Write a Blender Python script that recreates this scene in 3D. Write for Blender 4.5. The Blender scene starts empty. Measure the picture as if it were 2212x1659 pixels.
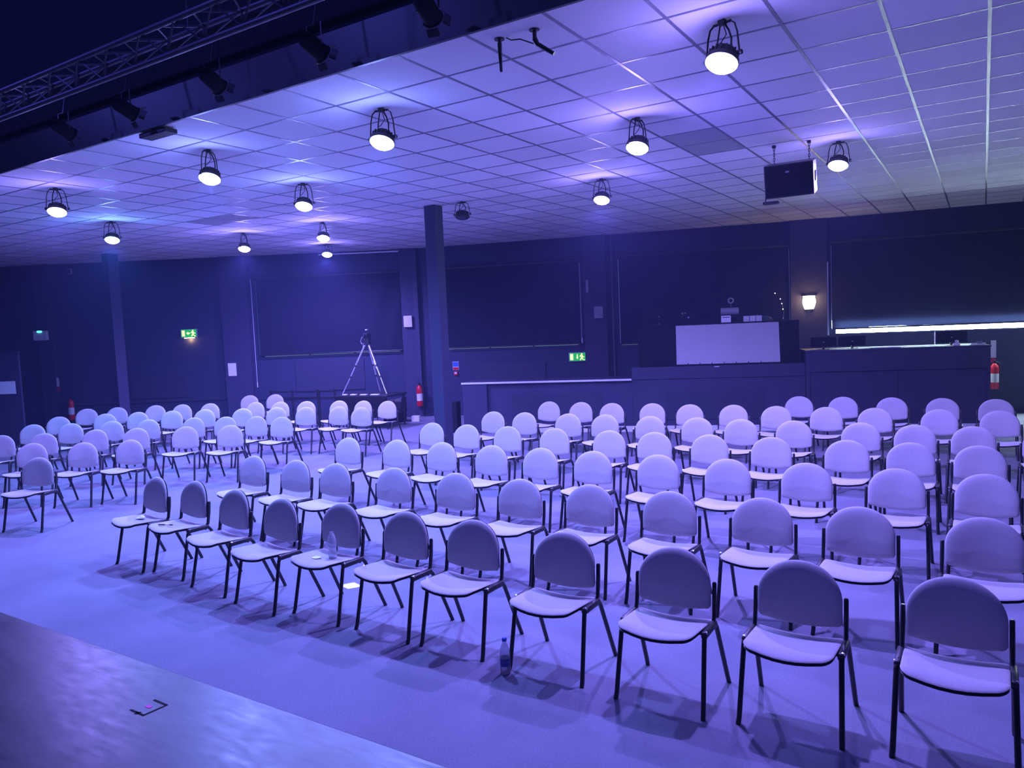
import bpy, bmesh, math, random
from mathutils import Vector, Matrix
random.seed(7)
C = bpy.context.scene.collection
PI = math.pi
SC = bpy.context.scene

# ------------------------------------------------------------------ materials
def mat(name, col, rough=0.6, metal=0.0, noise=0.0, nscale=30.0, bump=0.0, bscale=200.0, emit=None, estr=0.0, spec=0.5, sheen=0.0):
    m = bpy.data.materials.new(name); m.use_nodes = True
    nt = m.node_tree; b = nt.nodes['Principled BSDF']
    b.inputs['Base Color'].default_value = (*col, 1); b.inputs['Roughness'].default_value = rough
    b.inputs['Metallic'].default_value = metal
    b.inputs['Specular IOR Level'].default_value = spec
    if sheen: b.inputs['Sheen Weight'].default_value = sheen
    tc = nt.nodes.new('ShaderNodeTexCoord')
    if noise:
        n = nt.nodes.new('ShaderNodeTexNoise'); n.inputs['Scale'].default_value = nscale; n.inputs['Detail'].default_value = 4
        nt.links.new(tc.outputs['Object'], n.inputs['Vector'])
        mx = nt.nodes.new('ShaderNodeMix'); mx.data_type = 'RGBA'
        mx.inputs['A'].default_value = (*[c * (1 - noise) for c in col], 1)
        mx.inputs['B'].default_value = (*[min(1, c * (1 + noise)) for c in col], 1)
        nt.links.new(n.outputs['Fac'], mx.inputs['Factor']); nt.links.new(mx.outputs['Result'], b.inputs['Base Color'])
    if bump:
        n2 = nt.nodes.new('ShaderNodeTexNoise'); n2.inputs['Scale'].default_value = bscale; n2.inputs['Detail'].default_value = 2
        nt.links.new(tc.outputs['Object'], n2.inputs['Vector'])
        bp = nt.nodes.new('ShaderNodeBump'); bp.inputs['Strength'].default_value = bump; bp.inputs['Distance'].default_value = 0.004
        nt.links.new(n2.outputs['Fac'], bp.inputs['Height']); nt.links.new(bp.outputs['Normal'], b.inputs['Normal'])
    if emit:
        b.inputs['Emission Color'].default_value = (*emit, 1); b.inputs['Emission Strength'].default_value = estr
    return m

M = {}
M['fabric'] = mat('chair_fabric', (0.44, 0.42, 0.43), 0.95, noise=0.10, nscale=60, bump=0.25, bscale=350, spec=0.15, sheen=0.15)
M['black_steel'] = mat('black_steel', (0.012, 0.012, 0.014), 0.32, noise=0.1, spec=0.5)
M['black_plastic'] = mat('black_plastic', (0.018, 0.018, 0.02), 0.45, noise=0.1)
M['chrome'] = mat('chrome', (0.75, 0.75, 0.78), 0.15, 1.0, noise=0.03)
M['wall'] = mat('dark_wall_paint', (0.027, 0.033, 0.068), 0.7, noise=0.12, nscale=2.5, spec=0.3)
M['panel'] = mat('dark_wall_panel', (0.030, 0.034, 0.062), 0.6, noise=0.1, nscale=3, spec=0.3)
M['joinery'] = mat('dark_painted_joinery', (0.037, 0.039, 0.076), 0.65, noise=0.08, nscale=5, spec=0.3)
M['blind'] = mat('blackout_blind', (0.026, 0.030, 0.054), 0.8, noise=0.1, nscale=3, spec=0.2)
M['black'] = mat('matt_black', (0.008, 0.008, 0.012), 0.8, noise=0.2, nscale=4, spec=0.2)
M['drape'] = mat('black_drape', (0.010, 0.010, 0.012), 0.95, noise=0.2, nscale=6, spec=0.1)
M['white'] = mat('white_paint', (0.72, 0.72, 0.74), 0.5, noise=0.04)
M['paper'] = mat('white_paper', (0.88, 0.87, 0.87), 0.85, noise=0.05, nscale=12)
M['silver'] = mat('silver_tube', (0.62, 0.62, 0.66), 0.35, 0.7, noise=0.05)
M['grey'] = mat('grey_plastic', (0.30, 0.30, 0.33), 0.5, noise=0.06)
M['red'] = mat('red_enamel', (0.60, 0.008, 0.012), 0.3, noise=0.06)
M['label_white'] = mat('label_white', (0.7, 0.7, 0.72), 0.6, noise=0.05, nscale=40)
M['truss'] = mat('truss_metal', (0.075, 0.07, 0.08), 0.45, 0.4, noise=0.1)
M['green'] = mat('exit_green', (0.01, 0.30, 0.05), 0.5, noise=0.05, emit=(0.01, 0.42, 0.03), estr=0.9)
M['sign_lit'] = mat('exit_pictogram', (0.9, 0.9, 0.5), 0.5, noise=0.03, emit=(1.0, 1.0, 0.22), estr=1.1)
M['blue_sign'] = mat('blue_sign', (0.03, 0.12, 0.55), 0.5, noise=0.05)
M['pink_tape'] = mat('pink_tape', (0.85, 0.05, 0.35), 0.6, noise=0.05)
M['teal_led'] = mat('teal_led', (0.0, 0.3, 0.3), 0.5, noise=0.02, emit=(0.1, 1.0, 0.9), estr=3.0)
M['white_glow'] = mat('white_glow', (0.8, 0.8, 0.8), 0.5, noise=0.02, emit=(0.8, 0.85, 1.0), estr=4.0)
M['sconce'] = mat('sconce_glass', (0.9, 0.8, 0.6), 0.4, noise=0.02, emit=(1.0, 0.78, 0.50), estr=11.0)
M['lens'] = mat('led_lens', (0.9, 0.9, 0.95), 0.3, noise=0.02, emit=(0.92, 0.84, 1.0), estr=24.0)
M['lens_blue'] = mat('led_lens_blue', (0.9, 0.9, 0.95), 0.3, noise=0.02, emit=(0.72, 0.92, 1.0), estr=24.0)
M['lens_off'] = mat('led_lens_off', (0.03, 0.03, 0.04), 0.2, noise=0.05)
M['daylight'] = mat('daylight_pane', (0.8, 0.85, 0.9), 0.3, noise=0.02, emit=(0.66, 0.86, 1.0), estr=150.0)
M['daylight_dim'] = mat('daylight_pane_dim', (0.4, 0.45, 0.5), 0.3, noise=0.02, emit=(0.55, 0.95, 0.9), estr=0.16)
M['water_label'] = mat('bottle_label', (0.03, 0.06, 0.28), 0.4, noise=0.15, nscale=60)
M['blue_cap'] = mat('blue_cap', (0.02, 0.10, 0.60), 0.4, noise=0.05)
M['green_dome'] = mat('dark_green_cloth', (0.05, 0.10, 0.08), 0.9, noise=0.2)

def clear_mat():
    m = bpy.data.materials.new('clear_plastic'); m.use_nodes = True; nt = m.node_tree
    b = nt.nodes['Principled BSDF']; b.inputs['Base Color'].default_value = (0.93, 0.95, 1, 1)
    b.inputs['Roughness'].default_value = 0.06; b.inputs['Transmission Weight'].default_value = 0.78; b.inputs['IOR'].default_value = 1.15
    n = nt.nodes.new('ShaderNodeTexNoise'); n.inputs['Scale'].default_value = 40
    bp = nt.nodes.new('ShaderNodeBump'); bp.inputs['Strength'].default_value = 0.1
    nt.links.new(n.outputs['Fac'], bp.inputs['Height']); nt.links.new(bp.outputs['Normal'], b.inputs['Normal'])
    return m
M['clear'] = clear_mat()

def carpet_mat():
    m = mat('carpet', (0.19, 0.19, 0.20), 0.97, spec=0.1); nt = m.node_tree; b = nt.nodes['Principled BSDF']
    tc = nt.nodes.new('ShaderNodeTexCoord')
    n1 = nt.nodes.new('ShaderNodeTexNoise'); n1.inputs['Scale'].default_value = 1.3; n1.inputs['Detail'].default_value = 5
    n2 = nt.nodes.new('ShaderNodeTexNoise'); n2.inputs['Scale'].default_value = 90; n2.inputs['Detail'].default_value = 3
    a = nt.nodes.new('ShaderNodeMath'); a.operation = 'ADD'
    nt.links.new(tc.outputs['Object'], n1.inputs['Vector']); nt.links.new(tc.outputs['Object'], n2.inputs['Vector'])
    nt.links.new(n1.outputs['Fac'], a.inputs[0]); nt.links.new(n2.outputs['Fac'], a.inputs[1])
    r = nt.nodes.new('ShaderNodeValToRGB'); r.color_ramp.elements[0].position = 0.35; r.color_ramp.elements[1].position = 0.65
    r.color_ramp.elements[0].color = (0.145, 0.150, 0.185, 1); r.color_ramp.elements[1].color = (0.205, 0.212, 0.26, 1)
    h = nt.nodes.new('ShaderNodeMath'); h.operation = 'MULTIPLY'; h.inputs[1].default_value = 0.5
    nt.links.new(a.outputs[0], h.inputs[0]); nt.links.new(h.outputs[0], r.inputs['Fac'])
    nt.links.new(r.outputs['Color'], b.inputs['Base Color'])
    bp = nt.nodes.new('ShaderNodeBump'); bp.inputs['Strength'].default_value = 0.35; bp.inputs['Distance'].default_value = 0.004
    nt.links.new(n2.outputs['Fac'], bp.inputs['Height']); nt.links.new(bp.outputs['Normal'], b.inputs['Normal'])
    return m
M['carpet'] = carpet_mat()

def stage_mat():
    m = mat('stage_deck', (0.05, 0.05, 0.05), 0.5, spec=0.48); nt = m.node_tree; b = nt.nodes['Principled BSDF']
    tc = nt.nodes.new('ShaderNodeTexCoord')
    def noise(scale, sx, sy, rot, det, rough):
        mp = nt.nodes.new('ShaderNodeMapping'); mp.inputs['Scale'].default_value = (sx, sy, 1); mp.inputs['Rotation'].default_value = (0, 0, rot)
        n = nt.nodes.new('ShaderNodeTexNoise'); n.inputs['Scale'].default_value = scale; n.inputs['Detail'].default_value = det; n.inputs['Roughness'].default_value = rough
        nt.links.new(tc.outputs['Object'], mp.inputs['Vector']); nt.links.new(mp.outputs['Vector'], n.inputs['Vector']); return n
    n1 = noise(2.6, 1, 2.6, .35, 9, .7); n2 = noise(7.0, 1, 5, -.25, 8, .75)
    r = nt.nodes.new('ShaderNodeValToRGB'); r.color_ramp.elements[0].position = 0.32; r.color_ramp.elements[1].position = 0.68
    r.color_ramp.elements[0].color = (0.020, 0.017, 0.021, 1); r.color_ramp.elements[1].color = (0.068, 0.056, 0.068, 1)
    nt.links.new(n1.outputs['Fac'], r.inputs['Fac']); nt.links.new(r.outputs['Color'], b.inputs['Base Color'])
    r2 = nt.nodes.new('ShaderNodeMapRange'); r2.inputs['From Min'].default_value = 0.3; r2.inputs['From Max'].default_value = 0.7
    r2.inputs['To Min'].default_value = 0.45; r2.inputs['To Max'].default_value = 0.28
    nt.links.new(n2.outputs['Fac'], r2.inputs['Value']); nt.links.new(r2.outputs['Result'], b.inputs['Roughness'])
    bp = nt.nodes.new('ShaderNodeBump'); bp.inputs['Strength'].default_value = 0.07; bp.inputs['Distance'].default_value = 0.003
    nt.links.new(n2.outputs['Fac'], bp.inputs['Height']); nt.links.new(bp.outputs['Normal'], b.inputs['Normal'])
    return m
M['stage'] = stage_mat()

TX, TY, GX, GY = 0.594, 0.602, -3.540, 4.844     # pitch and origin of the ceiling grid
def ceiling_mat():
    m = mat('ceiling_tiles', (0.6, 0.6, 0.6), 0.9, spec=0.2); nt = m.node_tree; b = nt.nodes['Principled BSDF']
    tc = nt.nodes.new('ShaderNodeTexCoord'); sep = nt.nodes.new('ShaderNodeSeparateXYZ'); nt.links.new(tc.outputs['Object'], sep.inputs[0])
    cm = nt.nodes.new('ShaderNodeCombineXYZ')
    for ax, o, p in (('X', GX, TX), ('Y', GY, TY)):
        s = nt.nodes.new('ShaderNodeMath'); s.operation = 'SUBTRACT'; s.inputs[1].default_value = o
        d = nt.nodes.new('ShaderNodeMath'); d.operation = 'DIVIDE'; d.inputs[1].default_value = p
        f = nt.nodes.new('ShaderNodeMath'); f.operation = 'FLOOR'
        nt.links.new(sep.outputs[ax], s.inputs[0]); nt.links.new(s.outputs[0], d.inputs[0]); nt.links.new(d.outputs[0], f.inputs[0])
        nt.links.new(f.outputs[0], cm.inputs[ax])
    w = nt.nodes.new('ShaderNodeTexWhiteNoise'); nt.links.new(cm.outputs[0], w.inputs['Vector'])
    r = nt.nodes.new('ShaderNodeValToRGB'); r.color_ramp.elements[0].color = (0.62, 0.61, 0.61, 1); r.color_ramp.elements[1].color = (0.74, 0.73, 0.73, 1)
    nt.links.new(w.outputs['Value'], r.inputs['Fac']); nt.links.new(r.outputs['Color'], b.inputs['Base Color'])
    return m
M['ceiling'] = ceiling_mat()
M['tbar'] = mat('ceiling_tee_bar', (0.26, 0.26, 0.29), 0.40, 0.6, noise=0.04)
M['tile_dark'] = mat('dark_ceiling_tile', (0.30, 0.30, 0.31), 0.9, noise=0.06)
M['tile_light'] = mat('light_ceiling_tile', (0.80, 0.80, 0.80), 0.9, noise=0.03)

# ------------------------------------------------------------------ mesh builder
class MB:
    def __init__(s): s.bm = bmesh.new()
    def face(s, vs):
        try: return s.bm.faces.new(vs)
        except ValueError: return None
    def box(s, x0, x1, y0, y1, z0, z1, mtx=None, bev=0.0):
        v = [s.bm.verts.new((x, y, z)) for z in (z0, z1) for x, y in ((x0, y0), (x1, y0), (x1, y1), (x0, y1))]
        f = []
        for q in ((3, 2, 1, 0), (4, 5, 6, 7), (0, 1, 5, 4), (1, 2, 6, 5), (2, 3, 7, 6), (3, 0, 4, 7)):
            f.append(s.face([v[i] for i in q]))
        if mtx is not None: bmesh.ops.transform(s.bm, matrix=mtx, verts=v)
        if bev:
            ed = list({e for ff in f for e in ff.edges})
            bmesh.ops.bevel(s.bm, geom=ed, offset=bev, segments=2, profile=0.5, affect='EDGES')
        return s
    def tube(s, pts, r, n=10, flat=1.0, cap=True):
        pts = [Vector(p) for p in pts]; rings = []
        up = None
        for i, p in enumerate(pts):
            if i == 0: t = pts[1] - p
            elif i == len(pts) - 1: t = p - pts[i - 1]
            else: t = (pts[i + 1] - p).normalized() + (p - pts[i - 1]).normalized()
            t.normalize()
            if up is None:
                up = Vector((1, 0, 0)) if abs(t.x) < 0.8 else Vector((0, 1, 0))
            a = (up - t * up.dot(t)).normalized(); b = t.cross(a); up = a
            rr = r[i] if isinstance(r, (list, tuple)) else r
            rings.append([s.bm.verts.new(p + a * (rr * flat * math.cos(2 * PI * k / n)) + b * (rr * math.sin(2 * PI * k / n))) for k in range(n)])
        for A, B in zip(rings, rings[1:]):
            for k in range(n): s.face((A[k], A[(k + 1) % n], B[(k + 1) % n], B[k]))
        if cap: s.face(rings[0][::-1]); s.face(rings[-1])
        return s
    def lathe(s, prof, n=24, mtx=None):
        rings, vs = [], []
        for r, z in prof:
            if r < 1e-6: ring = [s.bm.verts.new((0, 0, z))]
            else: ring = [s.bm.verts.new((r * math.cos(2 * PI * k / n), r * math.sin(2 * PI * k / n), z)) for k in range(n)]
            rings.append(ring); vs += ring
        for A, B in zip(rings, rings[1:]):
            for k in range(n):
                k2 = (k + 1) % n
                if len(A) == 1 and len(B) == 1: continue
                if len(A) == 1: s.face((A[0], B[k2], B[k]))
                elif len(B) == 1: s.face((A[k], A[k2], B[0]))
                else: s.face((A[k], A[k2], B[k2], B[k]))
        if len(rings[0]) > 1: s.face(rings[0][::-1])
        if len(rings[-1]) > 1: s.face(rings[-1])
        if mtx is not None: bmesh.ops.transform(s.bm, matrix=mtx, verts=vs)
        return s
    def prism(s, poly, z0, z1, mtx=None):
        a = [s.bm.verts.new((x, y, z0)) for x, y in poly]; b = [s.bm.verts.new((x, y, z1)) for x, y in poly]
        s.face(a[::-1]); s.face(b); n = len(poly)
        for i in range(n): s.face((a[i], a[(i + 1) % n], b[(i + 1) % n], b[i]))
        if mtx is not None: bmesh.ops.transform(s.bm, matrix=mtx, verts=a + b)
        return s
    def quad(s, pts):
        s.face([s.bm.verts.new(p) for p in pts]); return s
    def pillow(s, out, fn, tf, tb, p=6.0, rings=(1, .985, .95, .88, .75, .55, .3)):
        """closed cushion: outline OUT (2-D), fn(u, v, offset) -> xyz, thickness tf to the front and tb to the back"""
        n = len(out); cu = sum(a for a, _ in out) / n; cv = sum(b for _, b in out) / n
        rim = [s.bm.verts.new(fn(u, v, 0)) for u, v in out]
        for sg, T in ((1, tf), (-1, tb)):
            prev = rim
            for r in rings[1:]:
                d = sg * T * math.sqrt(max(0, 1 - r ** p))
                cur = [s.bm.verts.new(fn(cu + (u - cu) * r, cv + (v - cv) * r, d)) for u, v in out]
                for k in range(n):
                    q = (prev[k], prev[(k + 1) % n], cur[(k + 1) % n], cur[k])
                    s.face(q if sg > 0 else q[::-1])
                prev = cur
            c = s.bm.verts.new(fn(cu, cv, sg * T))
            for k in range(n):
                q = (prev[k], prev[(k + 1) % n], c)
                s.face(q if sg > 0 else q[::-1])
        return s
    def build(s, name, m, parent=None, smooth=False, loc=None, rz=None):
        bmesh.ops.recalc_face_normals(s.bm, faces=s.bm.faces[:])
        me = bpy.data.meshes.new(name); s.bm.to_mesh(me); s.bm.free()
        if smooth:
            me.polygons.foreach_set('use_smooth', [True] * len(me.polygons))
            try: me.set_sharp_from_angle(angle=math.radians(50))
            except Exception: pass
        me.materials.append(m if not isinstance(m, str) else M[m])
        o = bpy.data.objects.new(name, me); C.objects.link(o)
        if parent is not None: o.parent = parent
        if loc is not None: o.location = loc
        if rz is not None: o.rotation_euler = (0, 0, rz)
        return o

def tag(o, label, cat, group=None, kind='thing'):
    o['label'] = label; o['category'] = cat; o['kind'] = kind
    if group: o['group'] = group
    return o
def thing(name, label, cat, loc=(0, 0, 0), rz=0.0, group=None):
    o = bpy.data.objects.new(name, None); C.objects.link(o); o.empty_display_size = 0.1
    o.location = loc; o.rotation_euler = (0, 0, rz)
    return tag(o, label, cat, group)
def struct(o, label=None):
    o['kind'] = 'structure'
    if label: o['label'] = label
    return o
def copy_tree(o, parent=None):
    c = o.copy(); C.objects.link(c)
    if parent is not None: c.parent = parent
    for ch in list(o.children): copy_tree(ch, c)
    return c
def light(name, kind, loc, energy, col, parent=None, **kw):
    l = bpy.data.lights.new(name, kind); l.energy = energy; l.color = col
    for k, v in kw.items(): setattr(l, k, v)
    o = bpy.data.objects.new(name, l); C.objects.link(o); o.location = loc
    if parent is not None: o.parent = parent
    return o
ORD = ['first', 'second', 'third', 'fourth', 'fifth', 'sixth', 'seventh', 'eighth', 'ninth', 'tenth', 'eleventh', 'twelfth']

# ------------------------------------------------------------------ camera
CAMZ = 2.1
cam = bpy.data.cameras.new('camera'); cam.sensor_width = 36; cam.lens = 26.34; cam.clip_end = 200
co = bpy.data.objects.new('camera', cam); C.objects.link(co)
co.matrix_world = Matrix(((0.846482, -0.00539, 0.53239, 0), (0.530732, 0.088033, -0.842955, 0), (-0.042325, 0.996103, 0.077379, CAMZ), (0, 0, 0, 1)))
SC.camera = co
SC.cycles.adaptive_threshold = 0.025; SC.cycles.max_bounces = 6; SC.cycles.diffuse_bounces = 4; SC.cycles.glossy_bounces = 3; SC.cycles.transmission_bounces = 5; SC.cycles.volume_bounces = 0
SC.view_settings.view_transform = 'Standard'; SC.view_settings.look = 'None'
SC.view_settings.exposure = 0.0; SC.view_settings.gamma = 1.0; SC.view_settings.use_curve_mapping = False

# ------------------------------------------------------------------ the room
CEIL = 4.05
P = [(2.9, 17.9), (-3.13, 16.84), (-7.43, 15.58), (-11.64, 14.19), (-15.29, 11.99), (-19.25, 9.54), (-22.4, 7.9)]   # plan of the faceted back wall
P[0] = (-3.13 + 9.0 * math.cos(math.radians(9.8)), 16.84 + 9.0 * math.sin(math.radians(9.8)))
XL, XR, YB, VOID = -22.4, 5.74, -6.0, 6.6
struct(MB().box(XL - .2, XR + .2, YB - .2, 19.2, -0.2, 0.0).build('floor', 'carpet'), 'grey carpet floor')
# tiled ceiling over the audience; it stops at the black void over the stage
struct(MB().box(XL - .2, XR + .2, 4.242, 19.2, CEIL, CEIL + .08).build('ceiling', 'ceiling'), 'square tiled suspended ceiling')
struct(MB().box(XL - .2, XR + .2, 4.245, 4.36, CEIL + .081, VOID).build('wall_bulkhead', 'black'), 'black bulkhead above the ceiling edge')
struct(MB().box(XL - .2, XR + .2, YB - .2, 4.36, VOID, VOID + .1).build('ceiling_void', 'black'), 'black void ceiling over the stage')
g = MB()
x = GX - 31 * TX
while x < XR:
    g.box(x - .012, x + .012, 4.25, 18.9, CEIL - .003, CEIL - .0005); x += TX
struct(g.build('trim_1', 'tbar'), 'metal tee bars running away from the stage')
g = MB(); y = GY
while y < 18.8:
    g.box(XL, XR, y - .012, y + .012, CEIL - .0022, CEIL - .0004); y += TY
struct(g.build('trim_2', 'tbar'), 'metal tee bars running across the hall')
struct(MB().box(XL, XR, 4.236, 4.262, CEIL - .006, CEIL + .30).build('trim_3', 'black_plastic'), 'dark edge of the tiled ceiling')
for (x0, x1, y0, y1, m, lb) in ((-2.946, -2.352, 7.854, 9.058, 'tile_dark', 'pair of dark grey ceiling tiles'), (-11.262, -10.074, 7.854, 8.456, 'tile_dark', 'pair of dark ceiling tiles further left'), (-7.104, -6.51, 10.864, 11.466, 'tile_light', 'single pale ceiling tile')):
    struct(MB().box(x0 + .013, x1 - .013, y0 + .013, y1 - .013, CEIL - .0012, CEIL - .0001).build('ceiling_tile', m), lb)

def frame(i):
    """facet i of the back wall: (left point, unit vector to the right, angle)"""
    a, b = Vector(P[i + 1]), Vector(P[i]); u = (b - a).normalized()
    return a, u, math.atan2(u.y, u.x)
def at(i, s, d, z):
    a, u, _ = frame(i)
    return (a.x + u.x * s - u.y * d, a.y + u.y * s + u.x * d, z)      # d > 0 goes into the wall
NAMES = ['wall_right_bay', 'wall_booth_bay', 'wall_centre_bay', 'wall_tripod_bay', 'wall_exit_bay', 'wall_left_bay']
for i, nm in enumerate(NAMES):
    a, u, ang = frame(i); L = (Vector(P[i]) - a).length
    m = MB().box(-.05, L + .05, 0, .22, 0, CEIL + .05)
    struct(m.build(nm, 'wall', loc=(a.x, a.y, 0), rz=ang))
    struct(MB().box(.0, L, -.02, -.002, 0, .12).build('baseboard_back', 'panel', loc=(a.x, a.y, 0), rz=ang))
# piers at the corners of the facets
for k, (la, rb) in {1: (.37, .35), 2: (.31, .21), 3: (.31, .13), 4: (.41, .24), 5: (.25, .10)}.items():
    V = Vector(P[k]); aL, uL, _ = frame(k); aR, uR, _ = frame(k - 1)
    nL, nR = Vector((uL.y, -uL.x)), Vector((uR.y, -uR.x)); nm = (nL + nR).normalized()
    A, B = V - uL * la, V + uR * rb; T = .13
    poly = [A - nL * .01, V - nm * .01, B - nR * .01, B + nR * T, V + nm * T, A + nL * T]
    struct(MB().prism([tuple(q) for q in poly], 0, CEIL - .004).build('trim_%d' % (k + 3), 'joinery'), 'dark pier between the window bays')
struct(MB().box(XL - .2, XL, YB, 8.2, 0, VOID).build('wall_left', 'wall')); struct(MB().box(XR, XR + .2, YB, 19.2, 0, VOID).build('wall_right', 'wall'))
struct(MB().box(XL - .2, XR + .2, YB - .2, YB, 0, VOID).build('wall_stage', 'black'))
# free-standing columns
struct(MB().box(-7.52, -7.31, 9.51, 9.72, 0, CEIL - .004, bev=.006).build('column', 'joinery'), 'square dark column in the middle of the hall')
struct(MB().box(-16.42, -16.18, 9.33, 9.57, 0, CEIL - .004, bev=.006).build('column', 'joinery'), 'square dark column before the left wall')

# windows with blackout blinds
def window(i, s0, s1, z0, z1, glass, n):
    a, u, ang = frame(i)
    w = bpy.data.objects.new('window_%d' % n, None); C.objects.link(w); w.location = (a.x, a.y, 0); w.rotation_euler = (0, 0, ang); struct(w)
    struct(MB().box(s0, s1, -.012, -.004, z0, z1).build('pane', glass, w))
    f = MB()
    for q in ((s0 - .04, s1 + .04, z1, z1 + .05), (s0 - .04, s1 + .04, z0 - .05, z0), (s0 - .04, s0, z0, z1), (s1, s1 + .04, z0, z1)):
        f.box(q[0], q[1], -.022, -.003, q[2], q[3])
    for k in ((1, 2) if n > 1 else ()): f.box(s0 + (s1 - s0) * k / 3 - .02, s0 + (s1 - s0) * k / 3 + .02, -.02, -.003, z0, z1)
    struct(f.build('window_frame', 'joinery', w))
window(0, .52, 7.6, 1.655, 1.90, 'daylight', 1)
window(1, .52, 4.05, 1.56, 3.50, 'daylight_dim', 2)
window(2, .80, 3.95, 1.60, 3.45, 'daylight_dim', 3)
window(3, .55, 3.85, 1.60, 3.45, 'daylight_dim', 4)

def blind(i, s0, s1, z0, z1, label, cord=None, wav=.012, zl=None, zr=None, fold=0, tube=True):
    a, u, ang = frame(i)
    t = thing('window_blind', label, 'blind', (a.x, a.y, 0), ang, 'blackout blinds over the windows')
    NX, NZ = 48, 12; m = MB(); grid = []
    zl = z0 if zl is None else zl; zr = z0 if zr is None else zr
    for iz in range(NZ + 1):
        row = []
        for ix in range(NX + 1):
            fx, fz = ix / NX, iz / NZ; zb = zl + (zr - zl) * fx + .006 * math.sin(fx * 11)
            w = wav * math.sin(fx * 17 + fz * 1.5) * (1 - fz) + fold * math.sin(fx * 40 - fz * 6) * max(0, fx - .6) * (1 - abs(fz - .5))
            row.append(m.bm.verts.new((s0 + (s1 - s0) * fx, -.075 + w, zb + (z1 - zb) * fz)))
        grid.append(row)
    for r0, r1 in zip(grid, grid[1:]):
        for k in range(NX): m.face((r0[k], r0[k + 1], r1[k + 1], r1[k]))
    bmesh.ops.solidify(m.bm, geom=m.bm.faces[:], thickness=.003)
    m.build('blind_fabric', 'blind', t, smooth=True)
    MB().tube([(s0 - .03, -.075, z1 + .02), (s1 + .03, -.075, z1 + .02)], .035, 12).build('roller_tube', 'black_plastic', t, smooth=True)
    MB().tube([(s0, -.075, zl - .012), (s1, -.075, zr - .012)], .018, 10).build('bottom_bar', 'black_steel', t, smooth=True)
    MB().box(s0 - .05, s0 - .03, -.12, -.024, z1 - .03, z1 + .07).box(s1 + .03, s1 + .05, -.12, -.024, z1 - .03, z1 + .07).build('mount_bracket', 'black_steel', t)
    for sx in (s0 - .012, s1 + .012):
        MB().tube([(sx, -.05, zl), (sx, -.05, z1 - .05)], .006, 6).build('guide_wire', 'silver', t, smooth=True)
    if cord:
        sx, zz = cord
        MB().tube([(sx, -.10, z1), (sx + .004, -.11, (z1 + zz) / 2), (sx, -.10, zz + .12)], .006, 6).build('pull_cord', 'label_white' if i == 3 else 'grey', t, smooth=True)
        MB().tube([(sx, -.10, zz + .12), (sx, -.10, zz)], .012, 8).build('cord_weight', 'label_white', t, smooth=True)
    return t
blind(0, .45, 7.7, 1.765, 3.53, 'wide dark roller blind with a bright strip of daylight under it', zl=1.76, zr=1.79)
blind(1, .50, 4.08, 1.60, 3.53, 'dark roller blind on the wall behind the sound booth')
blind(2, .82, 4.02, 1.645, 3.50, 'dark roller blind above the green exit sign, between column and booth', cord=(4.055, 1.64))
blind(3, .45, 3.93, 1.645, 3.49, 'dark creased roller blind behind the camera tripod', cord=(.34, .87), fold=.10)

# dull flat panels and rails on the walls
def wallbox(i, s0, s1, z0, z1, d0, d1, name, m, label=None):
    a, u, ang = frame(i)
    return struct(MB().box(s0, s1, -d1, -d0, z0, z1, bev=.004).build(name, m, loc=(a.x, a.y, 0), rz=ang), label)
wallbox(2, 1.43, 3.16, .55, 1.23, .002, .03, 'trim_9', 'panel', 'dark wall panel under the centre blind')
wallbox(3, 1.27, 2.95, .72, 1.47, .002, .03, 'trim_10', 'panel', 'dark wall panel behind the tripod')
wallbox(4, 1.87, 3.27, .70, 1.27, .002, .03, 'trim_11', 'panel', 'dark wall panel under the left exit sign')
wallbox(4, .3, 4.2, .60, .66, .002, .04, 'trim_12', 'panel', 'dado rail on the left bay')
wallbox(3, .3, 3.9, .55, .60, .002, .04, 'trim_13', 'panel', 'dado rail on the tripod bay')
wallbox(3, 2.0, 3.94, 3.985, 4.015, .002, .03, 'trim_14', 'white', 'white strip put in for the bright line where wall meets ceiling')  # white strip put in as the bright line of light along this joint
wallbox(1, .32, .36, .3, 4.03, .03, .07, 'trim_15', 'truss', 'thin conduit pipe beside the pier')
wallbox(0, .352, .385, 1.62, 3.15, .02, .06, 'trim_16', 'silver', 'shiny edge strip of the right window reveal')
wallbox(0, .45, 8.4, .0, 1.60, .003, .02, 'trim_17', 'panel', 'flat dark panelling under the right window')

# stage under the photographer
struct(MB().box(XL, XR, YB, 1.938, 0.0, .60, bev=.006).build('floor_stage', 'stage'), 'scuffed shiny stage deck')
tm = MB()
def strip(p, q, w=.010):
    p, q = Vector(p), Vector(q); d = (q - p).normalized(); n = Vector((-d.y, d.x)) * w / 2
    tm.prism([tuple(p - n), tuple(q - n), tuple(q + n), tuple(p + n)], .6006, .6012)
strip((-2.948, 1.640), (-2.856, 1.638)); strip((-2.856, 1.634), (-2.846, 1.738)); strip((-2.846, 1.734), (-2.938, 1.736)); strip((-2.905, 1.632), (-2.885, 1.644), .016)
tag(tm.build('tape_mark', 'black'), 'small black tape outline stuck on the stage floor', 'tape mark')
tag(MB().box(-2.918, -2.888, 1.682, 1.70, .6006, .6012).build('tape_spot', 'pink_tape'), 'pink tape spot inside the black outline on stage', 'tape mark')

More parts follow.
